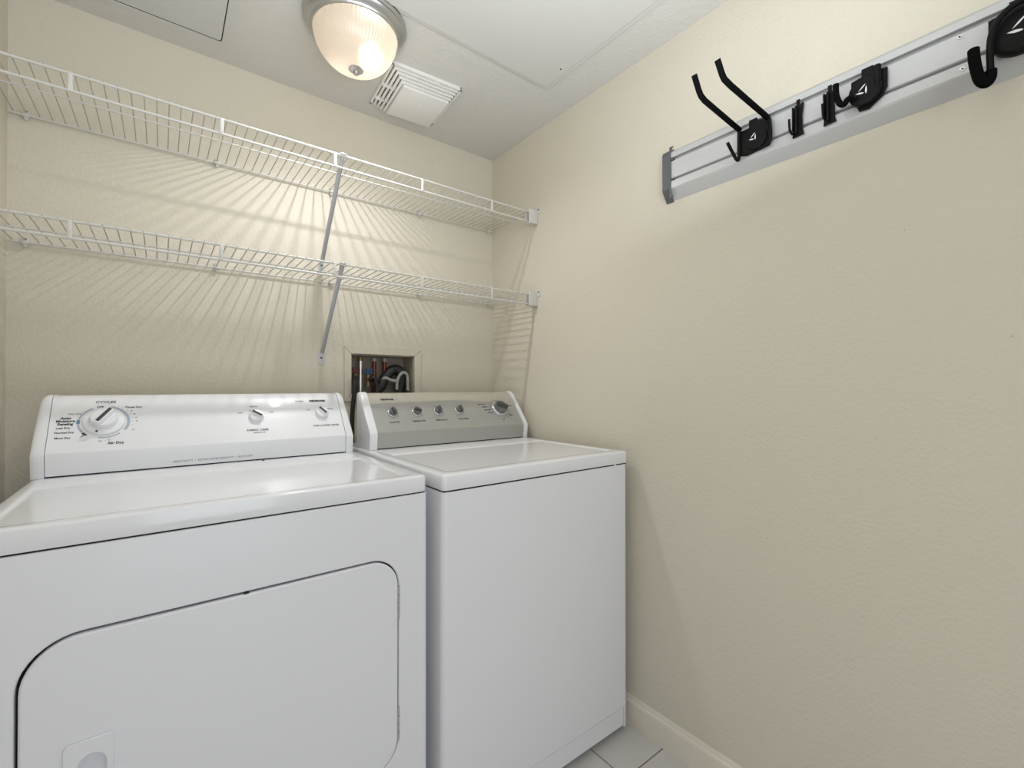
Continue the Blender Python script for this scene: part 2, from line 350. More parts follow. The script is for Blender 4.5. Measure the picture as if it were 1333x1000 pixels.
# ------------------------------------------------------------------ wire shelves
wire_me = {}
def shelf(z, label):
    """z = level of the front top rod"""
    yF = -.318; zb = z+.008
    t = thing('wire_shelf', label, 'shelf', (-.79, -.01, z))
    tube('front_rod', [(XL+.004, yF, z), (-.030, yF, z)], .0034, M['wire'], t, 10)
    tube('lip_rod', [(XL+.004, yF, z-.040), (-.030, yF, z-.040)], .0034, M['wire'], t, 10)
    tube('middle_rod', [(XL+.004, -.185, z), (-.012, -.185, z)], .0022, M['wire'], t, 8)
    tube('back_rod', [(XL+.004, -.011, zb-.004), (-.006, -.011, zb-.004)], .0030, M['wire'], t, 8)
    if 'w' not in wire_me:
        b_ = bmesh.new(); sweep(b_, [(0, -.006, .0105), (0, -.012, .0085), (0, -.185, .0042), (0, -.314, .0040), (0, -.3215, .0020)], .0015, 6)
        me = bpy.data.meshes.new('wire'); b_.to_mesh(me); b_.free(); me.materials.append(M['deckwire']); wire_me['w'] = me
    x = XL+.012
    while x < -.010:
        o = bpy.data.objects.new('wire', wire_me['w']); C.objects.link(o); o.parent = t
        o.location = Vector((x, 0, z))-t.location; x += .0254
    for x in (-1.419, -1.121, -.821, -.5235, -.225):        # lip straps
        bm = bmesh.new(); box(bm, x-.0045, yF-.0045, z-.042, x+.0045, yF-.0015, z+.002, bev=.0012)
        obj('lip_strap', bm, M['wire'], t, angle=40)
    for x in (-1.540, -1.105, -.745, -.385, -.030):         # wall clips
        b_ = bmesh.new()
        sweep(b_, [(x-.007, -.0125, zb-.004), (x+.007, -.0125, zb-.004)], .0062, 10)
        box(b_, x-.006, -.008, zb-.002, x+.006, -.0005, zb+.011, bev=.001)
        sweep(b_, [(x, -.0005, zb-.008), (x, -.012, zb-.013)], .0045, 8)
        c = obj('wall_clip', b_, M['wire'], t, angle=50)
        bm = bmesh.new(); box(bm, x-.0018, -.0095, zb+.003, x+.0018, -.0075, zb+.0075); obj('screw', bm, M['screw'], c)
    # end bracket on the right wall
    b_ = bmesh.new()
    box(b_, -.046, yF-.014, z-.047, -.0005, yF-.009, z+.010, bev=.0015)
    box(b_, -.046, yF+.010, z-.047, -.0005, yF+.014, z+.004, bev=.001)
    box(b_, -.046, yF-.012, z-.048, -.0005, yF+.013, z-.0445, bev=.001)
    box(b_, -.008, yF-.012, z-.047, -.0005, yF+.013, z+.006, bev=.001)
    br = obj('end_bracket', b_, M['wire'], t, angle=40)
    plate('screw_tab', [rrect(.325, z-.008, .352, z+.018, .006)], .004, .001, frame((-.0003, 0, 0), (0, -1, 0), (0, 0, 1), (-1, 0, 0)), M['wire'], br)
    bm = bmesh.new(); sweep(bm, [(-.004, -.342, z+.009), (-.0062, -.342, z+.009)], .0035, 12); obj('screw', bm, M['screw'], br)
    # diagonal support brace: thin channel, wall foot and hook
    A = Vector((-.797, yF+.006, z-.004)); B = Vector((-.777, -.010, z-.262))
    d = (B-A).normalized(); sx = Vector((1, 0, 0)); sx = (sx-d*sx.dot(d)).normalized(); nn = d.cross(sx)
    b_ = bmesh.new(); W = .0065
    def chan(P):
        return [b_.verts.new(P+sx*u+nn*v) for u, v in ((-W, -.0045), (-W, .003), (-W+.0015, .003), (-W+.0015, -.003), (W-.0015, -.003), (W-.0015, .003), (W, .003), (W, -.0045))]
    r0, r1 = chan(A), chan(B)
    for i in range(8): b_.faces.new((r0[i], r0[(i+1)%8], r1[(i+1)%8], r1[i]))
    b_.faces.new(r0[::-1]); b_.faces.new(r1)
    br = obj('brace', b_, M['brace'], t)
    plate('foot', [rrect(-.790, z-.302, -.764, z-.252, .004)], .0025, .0005, frame((0, -.0004, 0), (1, 0, 0), (0, 0, 1), (0, -1, 0)), M['brace'], br)
    bm = bmesh.new(); sweep(bm, [(-.777, -.002, z-.277), (-.777, -.0052, z-.277)], .0038, 12); obj('screw', bm, M['screw'], br)
    b_ = bmesh.new()
    sweep(b_, smoothpts([(-.797, yF+.010, z-.010), (-.797, yF+.007, z+.002), (-.797, yF, z+.0062), (-.797, yF-.006, z+.001)], 4), .0035, 8)
    box(b_, -.807, yF-.007, z+.0025, -.787, yF+.007, z+.0055, bev=.001)
    obj('hook', b_, M['brace'], br, angle=50)
    return t
shelf(1.8525, 'upper white wire shelf across the back wall, just below the ceiling')
shelf(1.5090, 'lower white wire shelf across the back wall, above the outlet box')

# ------------------------------------------------------------------ washing-machine outlet box in the wall
t = thing('washer_outlet_box', 'recessed laundry outlet box with beige mitred frame, pipes and valves', 'outlet box', (-.535, 0, 1.18))
D_ = .095
bm = bmesh.new()
e = .001; x0, x1, z0, z1 = BX0+e, BX1-e, BZ0+e, BZ1-e
box(bm, x0, .0, z0, x0+.003, D_, z1); box(bm, x1-.003, 0, z0, x1, D_, z1); box(bm, x0, 0, z0, x1, D_, z0+.003)
box(bm, x0, 0, z1-.003, x1, D_, z1); box(bm, x0, D_, z0, x1, D_+.003, z1)
obj('box_shell', bm, M['boxin'], t)
ox0, ox1, oz0, oz1 = -.694, -.375, 1.068, 1.277
for (name, pts) in (('frame_side', [(ox0, oz0), (ox0, oz1), (BX0, BZ1), (BX0, BZ0)]), ('frame_side', [(ox1, oz1), (ox1, oz0), (BX1, BZ0), (BX1, BZ1)]),
                    ('frame_side', [(ox0, oz1), (ox1, oz1), (BX1, BZ1), (BX0, BZ1)]), ('frame_side', [(ox1, oz0), (ox0, oz0), (BX0, BZ0), (BX1, BZ0)])):
    cxx = sum(p[0] for p in pts)/4; czz = sum(p[1] for p in pts)/4
    pts = [(cxx+(x-cxx)*.995, czz+(z-czz)*.995) for x, z in pts]
    plate(name, [pts], .009, .0018, frame((0, -.0003, 0), (1, 0, 0), (0, 0, 1), (0, -1, 0)), M['trimwall'], t)
def vpipe(x, ztop, zbot, m, cap):
    p = tube('pipe', [(x, .05, zbot), (x, .05, ztop)], .0085, m, t, 14)
    tube('pipe_cap', [(x, .05, ztop-.004), (x, .05, ztop+.010)], .0105, cap, p, 14)
vpipe(-.613, 1.232, BZ0+.004, M['chrome'], M['brass']); vpipe(-.556, 1.232, BZ0+.004, M['copper'], M['greyplast']); vpipe(-.512, 1.232, BZ0+.02, M['copper'], M['greyplast'])
for (x, mm, zz) in ((-.636, 'red', 1.186), (-.583, 'blue', 1.184)):
    v = tube('valve', [(x, .045, zz-.058), (x, .045, zz-.010)], .0095, M['brass'], t, 12)
    tube('valve_nut', [(x, .030, zz-.030), (x, .060, zz-.030)], .0085, M['brass'], v, 6)
    bm = bmesh.new(); box(bm, x-.015, .028, zz-.010, x+.015, .036, zz+.014, bev=.003); box(bm, x-.006, .034, zz-.008, x+.006, .046, zz+.006)
    obj('valve_handle', bm, M[mm], v, angle=40)
# black drain hose with its grey guide
pts = smoothpts([(-.556, .035, 1.102), (-.535, .035, 1.125), (-.512, .035, 1.165), (-.487, .035, 1.192), (-.462, .035, 1.196), (-.446, .035, 1.178), (-.444, .038, 1.150), (-.452, .042, 1.103)], 7)
b_ = bmesh.new(); sweep(b_, pts, .0205, 14, [.0205+.0014*math.sin(i*2.1) for i in range(len(pts))])
dh = tag(obj('drain_hose', b_, M['rubber'], None, (-.50, .035, 1.10), angle=60), 'thick black corrugated drain hose arching inside the outlet box', 'hose')
tube('hose_guide', smoothpts([(-.474, .012, 1.112), (-.472, .012, 1.148), (-.458, .012, 1.176), (-.438, .014, 1.183), (-.426, .014, 1.165), (-.424, .014, 1.108)], 6), .0068, M['greyplast'], dh, 8)
tube('hose_strap', smoothpts([(-.530, .030, 1.152), (-.522, .015, 1.160), (-.495, .013, 1.150), (-.474, .012, 1.148)], 5), .0068, M['greyplast'], dh, 8)
tag(tube('supply_hose', smoothpts([(-.636, .030, 1.160), (-.650, .006, 1.160), (-.659, -.018, 1.140), (-.662, -.026, 1.100), (-.669, -.027, 1.040), (-.671, -.027, .98), (-.670, -.027, .90), (-.668, -.027, .6), (-.668, -.027, .3)], 6), .0085, M['rubber'], None, 10, loc=(-.67, -.03, .3)),
    'black rubber supply hose hanging down between the two machines', 'hose')
tag(tube('supply_hose', smoothpts([(-.583, .030, 1.150), (-.570, .018, 1.163), (-.561, .015, 1.140), (-.557, .012, 1.100), (-.555, -.012, 1.082), (-.55, -.022, 1.0), (-.55, -.022, .3)], 6), .0080, M['rubber'], None, 10, loc=(-.55, -.02, .3)),
    'short black supply hose below the blue valve in the outlet box', 'hose')

# ------------------------------------------------------------------ consoles
KY, KZ = -.308, .968
S_MAX = .150
def cpt(x, s, off=0.0): return Vector((x, KY+.613*s-.790*off, KZ+.790*s+.613*off))
CM = lambda x, s, off=.0003: frame(cpt(x, s, off), (1, 0, 0), (0, .613, .790), (0, -.790, .613))
yt, zt = KY+.613*S_MAX, KZ+.790*S_MAX
ARC = [(yt, zt), (yt+.008, zt+.0078), (yt+.018, zt+.0130), (yt+.029, zt+.0155)]
def console_face(t, x0, x1, zb, m1, m2=None, bfun=None, YB=-.13):
    bm = bmesh.new(); nx = 40 if bfun else 1; cols = []
    for i in range(nx+1):
        x = x0+(x1-x0)*i/nx
        col = [Vector((x, KY+.006, zb)), Vector((x, KY+.001, KZ-.004)), cpt(x, .003), cpt(x, bfun(x) if bfun else .08), cpt(x, S_MAX)]
        col += [Vector((x, a, b)) for a, b in ARC[1:]]+[Vector((x, YB, zt+.0155)), Vector((x, YB, zb))]
        cols.append([bm.verts.new(p) for p in col])
    n = len(cols[0])
    for i in range(nx):
        for k in range(n):
            f = bm.faces.new((cols[i][k], cols[i+1][k], cols[i+1][(k+1)%n], cols[i][(k+1)%n]))
            if m2 and 3 <= k < n-2: f.material_index = 1
    bm.faces.new(cols[0]); bm.faces.new(cols[-1][::-1])
    bmesh.ops.recalc_face_normals(bm, faces=bm.faces)
    me = bpy.data.meshes.new('console_face'); bm.to_mesh(me); bm.free(); me.materials.append(m1)
    if m2: me.materials.append(m2)
    o = link('console_face', me, m1, t)
    for p in me.polygons: p.use_smooth = True
    me.set_sharp_from_angle(angle=math.radians(25)); return o
def console_cap(t, x0, x1, zb, off, m, outer, Rr, YB=-.13):
    """end cap: slices along x, the outer edge rounded over (more at the top)"""
    bm = bmesh.new(); rings = []; N = 7
    for k in range(N+1):
        u = k/N; x = x0+(x1-x0)*u
        q = (u if outer < 0 else 1-u)*abs(x1-x0)/Rr      # distance from the outer side
        d = Rr*(1-math.sqrt(max(0, 1-(1-min(q, 1))**2)))
        prof = []
        def pl(s, w): c = cpt(0, s, off-d*w); return (c.y, c.z)
        prof = [(KY+.006-off+d*.2, zb), (KY-off+d*.2, KZ-.004), pl(.003, .22), pl(.04, .3), pl(.08, .4), pl(.115, .6)]
        c = pl(S_MAX-.008, .9); prof.append(c)
        prof += [(c[0]+.009, c[1]+.0115), (c[0]+.020, zt+.0135+off*.5-d), (c[0]+.034, zt+.0165+off*.5-d), (YB-.001, zt+.0165+off*.4-d), (YB-.001, zb)]
        rings.append([bm.verts.new((x, y, z)) for y, z in prof])
    n = len(rings[0])
    for a, b in zip(rings, rings[1:]):
        for i in range(n): bm.faces.new((a[i], a[(i+1)%n], b[(i+1)%n], b[i]))
    bm.faces.new(rings[0][::-1]); bm.faces.new(rings[-1])
    return obj('console_end_cap', bm, m, t, angle=35)
def knob_base(name, t, x, s, prof, m, n=40):
    bm = bmesh.new(); lathe(bm, prof, 0, 0, n, M_=CM(x, s)); return obj(name, bm, m, t, angle=40)
def ridge(name, par, x, s, L, W, z0, z1, ang, m, bev=.0015, taper=1.0):
    bm = bmesh.new(); box(bm, -W/2, -L/2, z0, W/2, L/2, z1, bev=bev)
    if taper != 1.0:
        for v in bm.verts: 
            if v.co.z > (z0+z1)/2: v.co.x *= taper
    bmesh.ops.transform(bm, matrix=CM(x, s) @ Matrix.Rotation(ang, 4, 'Z'), verts=bm.verts)
    return obj(name, bm, m, par, angle=40)
def arc(name, par, x, s, R, wd, a0, a1, m, off=.0005, n=20):
    bm = bmesh.new(); M_ = CM(x, s, off); a = []; b = []
    for k in range(n+1):
        q = math.radians(a0+(a1-a0)*k/n)
        a.append((R*math.cos(q), R*math.sin(q))); b.append(((R+wd)*math.cos(q), (R+wd)*math.sin(q)))
    for k in range(n): poly(bm, [M_ @ Vector((*p, 0)) for p in (a[k], b[k], b[k+1], a[k+1])])
    bmesh.ops.remove_doubles(bm, verts=bm.verts, dist=1e-6); return obj(name, bm, m, par)
def ticks(par, x, s, R, L, W, angs, m, name='tick_marks'):
    bm = bmesh.new()
    for a in angs:
        b_ = bmesh.new(); box(b_, -W/2, R, .0002, W/2, R+L, .0005); bmesh.ops.transform(b_, matrix=CM(x, s) @ Matrix.Rotation(math.radians(a-90), 4, 'Z'), verts=b_.verts)
        me = bpy.data.meshes.new('tmp'); b_.to_mesh(me); b_.free(); bm.from_mesh(me); bpy.data.meshes.remove(me)
    return obj(name, bm, m, par)

# ------------------------------------------------------------------ dryer
TOP = .914
DX0, DX1, DYF, DYB = -1.482, -.7455, -.792, -.05
dry = thing('clothes_dryer', 'wide white front-loading clothes dryer with white console, on the left', 'dryer', (-1.113, -.42, 0))
FB = DYF+.020          # back of the front panel
bm = bmesh.new(); box(bm, DX0+.001, FB+.0005, .03, DX1-.001, DYB, TOP-.042); obj('cabinet', bm, M['enamelfront'], dry)
MF = frame((0, FB, 0), (1, 0, 0), (0, 0, 1), (0, -1, 0))     # local x = x, y = z, z = towards the room
DR = (.062, .062, .062, .072)
door_o = rrect(-1.417, .264, -.8180, .7335, DR, 10)
gap = .0042
hole_o = rrect(-1.417-gap, .264-gap, -.8180+gap*.7, .7335+gap, tuple(r+gap for r in DR), 10)
plate('front_panel', [rrect(DX0, .02, DX1, TOP-.0415, .002), hole_o], .020, .0030, MF, M['enamelfront'], dry)
plate('door_gap_shade', [rrect(-1.425, .256, -.810, .742, .06, 8), rrect(-1.38, .30, -.855, .70, .05, 8)], .004, 0, MF, M['dark'], dry)  # dark ring put behind the door gap so its shade reads dark
arch = [(-1.352, .47), (-1.317, .47), (-1.317, .522)] + [(-1.3345+.0175*math.cos(a), .522+.0195*math.sin(a)) for a in [PI*k/10 for k in range(1, 10)]] + [(-1.352, .522)]
door = plate('door', [door_o, arch], .0175, .0035, frame((0, FB+.0005-.0045, 0), (1, 0, 0), (0, 0, 1), (0, -1, 0)), M['enamelfront'], dry)
hp = plate('handle_plate', [rrect(-1.3685, .452, -1.3075, .566, (.008, .008, .006, .010)), arch], .0035, .0016, frame((0, DYF-.0018, 0), (1, 0, 0), (0, 0, 1), (0, -1, 0)), M['enamelfront'], door)
# scooped finger pocket behind the arch
bm = bmesh.new()
pr = [(-1.352, 0), (-1.349, .012), (-1.340, .0185), (-1.329, .0185), (-1.320, .012), (-1.317, 0)]
for k in range(5):
    (xa, da), (xb, db) = pr[k], pr[k+1]
    poly(bm, [(xa, DYF+da, .47), (xb, DYF+db, .47), (xb, DYF+db*.9, .525), (xa, DYF+da*.9, .525)])
    poly(bm, [(xa, DYF+da*.9, .525), (xb, DYF+db*.9, .525), (xb, DYF+.001, .5415), (xa, DYF+.001, .5415)])
poly(bm, [(x, DYF+d_, .47) for x, d_ in pr])
bmesh.ops.remove_doubles(bm, verts=bm.verts, dist=1e-6); obj('finger_pocket', bm, M['enamelfront'], door, angle=60)
for z in (.632, .357):                    # hinges on the right edge
    hg = bmesh.new(); tone = M['knobrim']
    for k in range(4):
        sweep(hg, [(-.8165, DYF-.0005, z-.037+.0185*k), (-.8165, DYF-.0005, z-.037+.0185*k+.0172)], .0028, 8)
    obj('hinge', hg, tone, dry, angle=50)
bm = bmesh.new(); box(bm, -1.124, DYF-.0005, .7345, -1.116, DYF+.004, .7368); obj('latch_mark', bm, M['dark'], dry)
tube('scratch', smoothpts([(-1.013, DYF-.0003, .545), (-.985, DYF-.0003, .521), (-.969, DYF-.0003, .497), (-.966, DYF-.0003, .477)], 5), .0006, M['greyrub'], door, 5)
# top: a lid with a raised rim round a shallow inset
def machine_top(t, name, x0, y0, x1, y1, z0, z1, ins, dep, m, r=.006, yb=None):
    bm = bmesh.new()
    def loop(pts, z): return [bm.verts.new((x, y, z)) for x, y in pts]
    O = lambda d, rr: rrect(x0+d, y0+d, x1-d, y1-d, rr, 4)
    L = [loop(O(.001, .010), z0), loop(O(0, .011), z0+.002), loop(O(0, .011), z1-r), loop(O(r*.3, .011), z1-r*.3), loop(O(r, .009), z1)]
    ib = (x0+ins[0], y0+ins[1], x1-ins[2], y1-ins[3])
    I = lambda d, rr: rrect(ib[0]+d, ib[1]+d, ib[2]-d, ib[3]-d, rr, 4)
    L += [loop(I(0, .012), z1), loop(I(.003, .010), z1-dep*.35), loop(I(.007, .008), z1-dep), loop(I(.012, .006), z1-dep)]
    for a, b in zip(L, L[1:]):
        n = len(a)
        for k in range(n): bm.faces.new((a[k], a[(k+1)%n], b[(k+1)%n], b[k]))
    bm.faces.new(L[-1]); bm.faces.new(L[0][::-1])
    return obj(name, bm, m, t, angle=55)
machine_top(dry, 'top_panel', DX0, DYF-.001, DX1, DYB, TOP-.038, TOP, (.020, .026, .034, .375), .0035, M['enamel'])
bx('top_gap', M['dark'], dry, DX0+.004, DYF+.004, TOP-.0425, DX1-.004, DYB-.004, TOP-.0375)
cf = console_face(dry, -1.4590, -.7830, TOP+.0035, M['white'])
console_cap(dry, -1.4830, -1.4600, TOP+.0005, .0025, M['white'], -1, .019); console_cap(dry, -.7820, -.7590, TOP+.0005, .0025, M['white'], 1, .019)
bx('console_gap', M['dark'], dry, -1.457, KY+.010, TOP+.0002, -.785, -.14, TOP+.0042)
bm = bmesh.new(); box(bm, -1.135, KY-.011, TOP+.0002, -1.035, KY-.001, TOP+.0013, bev=.0005); obj('lint_screen_lid', bm, M['white'], dry, angle=40)
bm = bmesh.new(); box(bm, -1.020, KY-.018, TOP+.0002, -1.016, KY+.000, TOP+.0010); obj('lint_screen_slot', bm, M['greyrub'], dry)
# big timer dial
bx_, bs_ = -1.3615, .086
kb = knob_base('timer_dial', dry, bx_, bs_, [(.0405, 0), (.0405, .002), (.0385, .006), (.030, .0085), (.0285, .0085), (.0275, .0075), (.0265, .0085), (.0262, .018), (.0240, .0225), (0, .0235)], M['white'], 56)
ridge('grip', kb, bx_, bs_, .050, .018, .020, .034, math.radians(-33), M['white'], .003, .75)
ridge('pointer', kb, bx_+.0012, bs_, .044, .0075, .0335, .0352, math.radians(-33), M['ink'], .0008)
dm = bmesh.new(); lathe(dm, [(.0024, .0092), (.0024, .0098), (0, .0098)], 0, 0, 12, M_=CM(bx_, bs_) @ Matrix.Translation((-.012, -.0315, -.0008))); obj('index_dot', dm, M['dark'], kb)
arc('dial_print', dry, bx_, bs_, .0455, .0042, 118, 232, M['inkblue']); arc('dial_print', dry, bx_, bs_, .0440, .0060, -32, 78, M['inkblue']); arc('dial_print', dry, bx_, bs_, .0445, .0035, 258, 312, M['inkblue'])
arc('dial_print', dry, bx_, bs_, .0445, .0065, 170, 184, M['inkblued'], .0007, 5); arc('dial_print', dry, bx_, bs_, .0460, .0050, 219, 229, M['ink'], .0007, 4)
ticks(dry, bx_, bs_, .0535, .0022, .0012, [82, 72, 62, 50, 38, 25, 12, 0, -12, 262, 275, 288], M['inkpale'])
ticks(dry, bx_, bs_, .052, .006, .0016, [226], M['ink'])
def lab(s, x, ss, size, m='ink', par=dry, bold=.0002, off=.0004, sx=1.0, nm='lettering'): text(nm, s, size, CM(x, ss, off), M[m], par, bold, sx)
lab('CYCLES', -1.361, .1475, .0095, sx=1.2); lab('OFF', -1.371, .1325, .0075)
lab('Timed Dry', -1.306, .1300, .0078); lab('Auto', -1.4315, .1005, .0092, bold=.0004); lab('Moisture', -1.4315, .0920, .0092, bold=.0004); lab('Sensing', -1.4315, .0835, .0092, bold=.0004)
lab('Very Dry', -1.4170, .1130, .0062, 'inkpale'); lab('Less Dry', -1.4345, .0722, .0068); lab('Normal Dry', -1.4315, .0590, .0068); lab('More Dry', -1.4335, .0440, .0068)
lab('Air Dry', -1.3370, .0230, .0098, bold=.0004)
for s_, x_, q in (('60', -1.310, .118), ('50', -1.304, .108), ('40', -1.300, .097), ('30', -1.2985, .086), ('20', -1.305, .060), ('30', -1.366, .030), ('20', -1.351, .0325)): lab(s_, x_, q, .0045, 'inkpale')
def small_knob(t, x, s, ang):
    k = knob_base('selector_knob', t, x, s, [(.0200, 0), (.0200, .003), (.0185, .009), (.0170, .012), (0, .0125)], M['white'])
    ridge('grip', k, x, s, .032, .0105, .011, .020, ang, M['white'], .0025, .75)
    ridge('pointer', k, x, s, .029, .0066, .0198, .0208, ang, M['ink'], .0005)
small_knob(dry, -1.0262, .0860, math.radians(52)); small_knob(dry, -.8415, .0905, math.radians(38))
ticks(dry, -1.0262, .086, .0255, .0024, .0024, [125], M['ink']); ticks(dry, -.8415, .0905, .0245, .0024, .0024, [92], M['ink'])
lab('FABRIC CARE', -1.0265, .0395, .0088, sx=1.05); lab('TEMPERATURE', -1.0235, .0305, .0048, 'inkpale')
lab('LOW', -1.066, .101, .0055, 'inkpale'); lab('MEDIUM', -1.031, .1225, .0055, 'inkpale'); lab('HIGH', -.985, .101, .0055, 'inkpale')
lab('PUSH to START DRYER', -.8350, .0440, .0085, sx=.9); lab('OFF', -.880, .105, .0055, 'inkpale'); lab('SIGNAL', -.812, .107, .0055, 'inkpale')
lab('KENMORE', -.8480, .1395, .0092, bold=.0007, sx=1.12); lab('70 SERIES', -.902, .1390, .0058, 'inkpale')
text('lettering', 'HEAVY DUTY  \u2022  EXTRA LARGE CAPACITY  \u2022  AUTO DRY', .0072, frame((-1.133, KY+.0045, .9290), (1, 0, 0), (0, -.11, .994), (0, -.994, -.11)), M['inkpale'], dry, .0001)
for x in (-1.44, -.79):
    for y in (-.74, -.12): tube('foot', [(x, y, 0), (x, y, .03)], .018, M['greyrub'], dry, 14)

# ------------------------------------------------------------------ washing machine
WX0, WX1, WYF, WYB = -.7185, -.0350, -.822, -.05
was = thing('washing_machine', 'white top-loading washing machine with silver console, against the right wall', 'washer', (-.377, -.44, 0))
bm = bmesh.new()
def prism(bm, pts, z0, z1):
    a = [bm.verts.new((x, y, z0)) for x, y in pts]; b = [bm.verts.new((x, y, z1)) for x, y in pts]; n = len(pts)
    bm.faces.new(a[::-1]); bm.faces.new(b)
    for i in range(n): bm.faces.new((a[i], a[(i+1)%n], b[(i+1)%n], b[i]))
prism(bm, rrect(WX0, WYF, WX1, WYB, (.016, .016, .004, .004), 6), .0880, TOP-.042); obj('cabinet', bm, M['enamelfront'], was, angle=40)
bm = bmesh.new(); prism(bm, rrect(WX0+.0005, WYF+.0030, WX1-.0200, WYB, (.014, .001, .001, .001), 6), .026, .0842); obj('toe_panel', bm, M['enamelfront'], was, angle=40)
bm = bmesh.new(); prism(bm, rrect(WX1-.018, WYF, WX1, WYB, (.001, .016, .001, .001), 6), .020, .0885); obj('corner_post', bm, M['enamelfront'], was, angle=40)
machine_top(was, 'lid', WX0, WYF-.001, WX1, WYB, TOP-.038, TOP, (.030, .040, .030, .375), .0030, M['enamel'])
bx('lid_gap', M['dark'], was, WX0+.004, WYF+.003, TOP-.0425, WX1-.004, WYB-.004, TOP-.0375)
bx('lid_bumper', M['white'], was, -.099, WYF-.0003, TOP-.0425, -.094, WYF+.01, TOP-.0375)
def bnd(x):
    u = (x+.68)/.63; return .122+.010*math.sin(min(u, 1)*PI*.75)-.045*max(0, u-.55)**1.3*2.0
console_face(was, -.6805, -.0550, TOP+.0035, M['silver'], M['silver_light'], bnd, YB=-.186)
console_cap(was, -.7060, -.6810, TOP+.0005, .0060, M['white'], -1, .008, -.185); console_cap(was, -.0545, -.0385, TOP+.0005, .0060, M['white'], 1, .006, -.185)
bx('console_gap', M['dark'], was, -.678, KY+.010, TOP+.0002, -.057, -.195, TOP+.0042)
def wknob(x, s, ang):
    r = knob_base('selector_knob', was, x, s, [(.0195, 0), (.0195, .0015), (.0175, .004), (.0160, .0045), (.0155, .0045)], M['knobrim'])
    k = knob_base('dial', r, x, s, [(.0150, .0035), (.0150, .010), (.0135, .013), (0, .0135)], M['knobgrey'])
    ridge('grip', k, x, s, .026, .0085, .012, .021, ang, M['knobdark'], .002, .7)
for x, a in ((-.6060, .1), (-.5140, 1.2), (-.4270, -.25), (-.3360, -.15)): wknob(x, .0825, a)
r = knob_base('cycle_dial', was, -.1430, .0840, [(.0380, 0), (.0380, .002), (.0350, .006), (.0310, .008), (.0300, .008)], M['knobrim'], 56)
k = knob_base('dial', r, -.1430, .0840, [(.0285, .006), (.0280, .016), (.0250, .021), (0, .022)], M['knobgrey'], 48)
ridge('grip', k, -.143, .084, .050, .018, .019, .034, 1.15, M['knobdark'], .004, .65)
L2 = lambda *a, **q: lab(*a, par=was, **q)
L2('KENMORE', -.6120, .1400, .0092, bold=.0007, sx=1.12); L2('80', -.577, .140, .0055, m='inkpale')
for s_, x_ in (('LOAD SIZE', -.6085), ('TEMPERATURE', -.5170), ('SPEED SELECT', -.4240), ('EXTRA RINSE', -.3320)): L2(s_, x_, .0425, .0082, sx=.95)
for x_ in (-.606, -.514, -.427, -.336): ticks(was, x_, .0825, .0225, .003, .0012, [150, 120, 90, 60, 30, -45], M['ink'])
ticks(was, -.143, .084, .0440, .0045, .0018, [140, 125, 165, 180, -20, -40, -60, -85], M['ink'])
arc('dial_print', was, -.143, .084, .0410, .0014, -80, 190, M['inkpale'])
for s_, x_, q in (('HEAVY DUTY', -.222, .107), ('NORMAL', -.214, .094), ('PERM PRESS', -.206, .079), ('DELICATE', -.196, .066), ('OFF', -.146, .030), ('RINSE', -.100, .050), ('SPIN', -.082, .096)): L2(s_, x_, q, .0060, m='ink')
for (x, y) in ((-.68, -.77), (-.08, -.77), (-.68, -.12), (-.08, -.12)): tube('foot', [(x, y, 0), (x, y, .027)], .016, M['greyrub'], was, 14)

# ------------------------------------------------------------------ wall rail with its hooks (right wall)
RY0, RY1 = -.972, -2.30
t = thing('slotted_wall_rail', 'long slotted aluminium tool rail with grey end cap on the right wall', 'wall rail', (0, -1.6, 1.775))
def extr_y(name, prof, y0, y1, m, par, bev=0):
    bm = bmesh.new(); a = [bm.verts.new((x, y0, z)) for x, z in prof]; b = [bm.verts.new((x, y1, z)) for x, z in prof]; n = len(prof)
    f0 = bm.faces.new(a[::-1]); f1 = bm.faces.new(b)
    for i in range(n): bm.faces.new((a[i], a[(i+1)%n], b[(i+1)%n], b[i]))
    return obj(name, bm, m, par)
extr_y('top_flange', [(-.0005, 1.851), (-.0005, 1.811), (-.010, 1.811), (-.010, 1.824), (-.0165, 1.824), (-.0165, 1.8200), (-.0222, 1.8200), (-.0222, 1.834), (-.0195, 1.8385)], RY0, RY1, M['alu'], t)
extr_y('centre_panel', [(-.0005, 1.8105), (-.0005, 1.7575), (-.0185, 1.7575), (-.0205, 1.7595), (-.0205, 1.8095), (-.0185, 1.8105)], RY0, RY1, M['alu'], t)
extr_y('bottom_flange', [(-.0005, 1.696), (-.0200, 1.7235), (-.0222, 1.728), (-.0222, 1.7485), (-.0165, 1.7485), (-.0165, 1.7445), (-.010, 1.7445), (-.010, 1.757), (-.0005, 1.757)], RY0, RY1, M['alu'], t)
capp = [(-.0005, 1.856), (-.0005, 1.692), (-.0220, 1.7205), (-.0250, 1.727), (-.0250, 1.834), (-.0220, 1.8420)]
cp = extr_y('end_cap', capp, -.9485, -.9725, M['cap'], t)
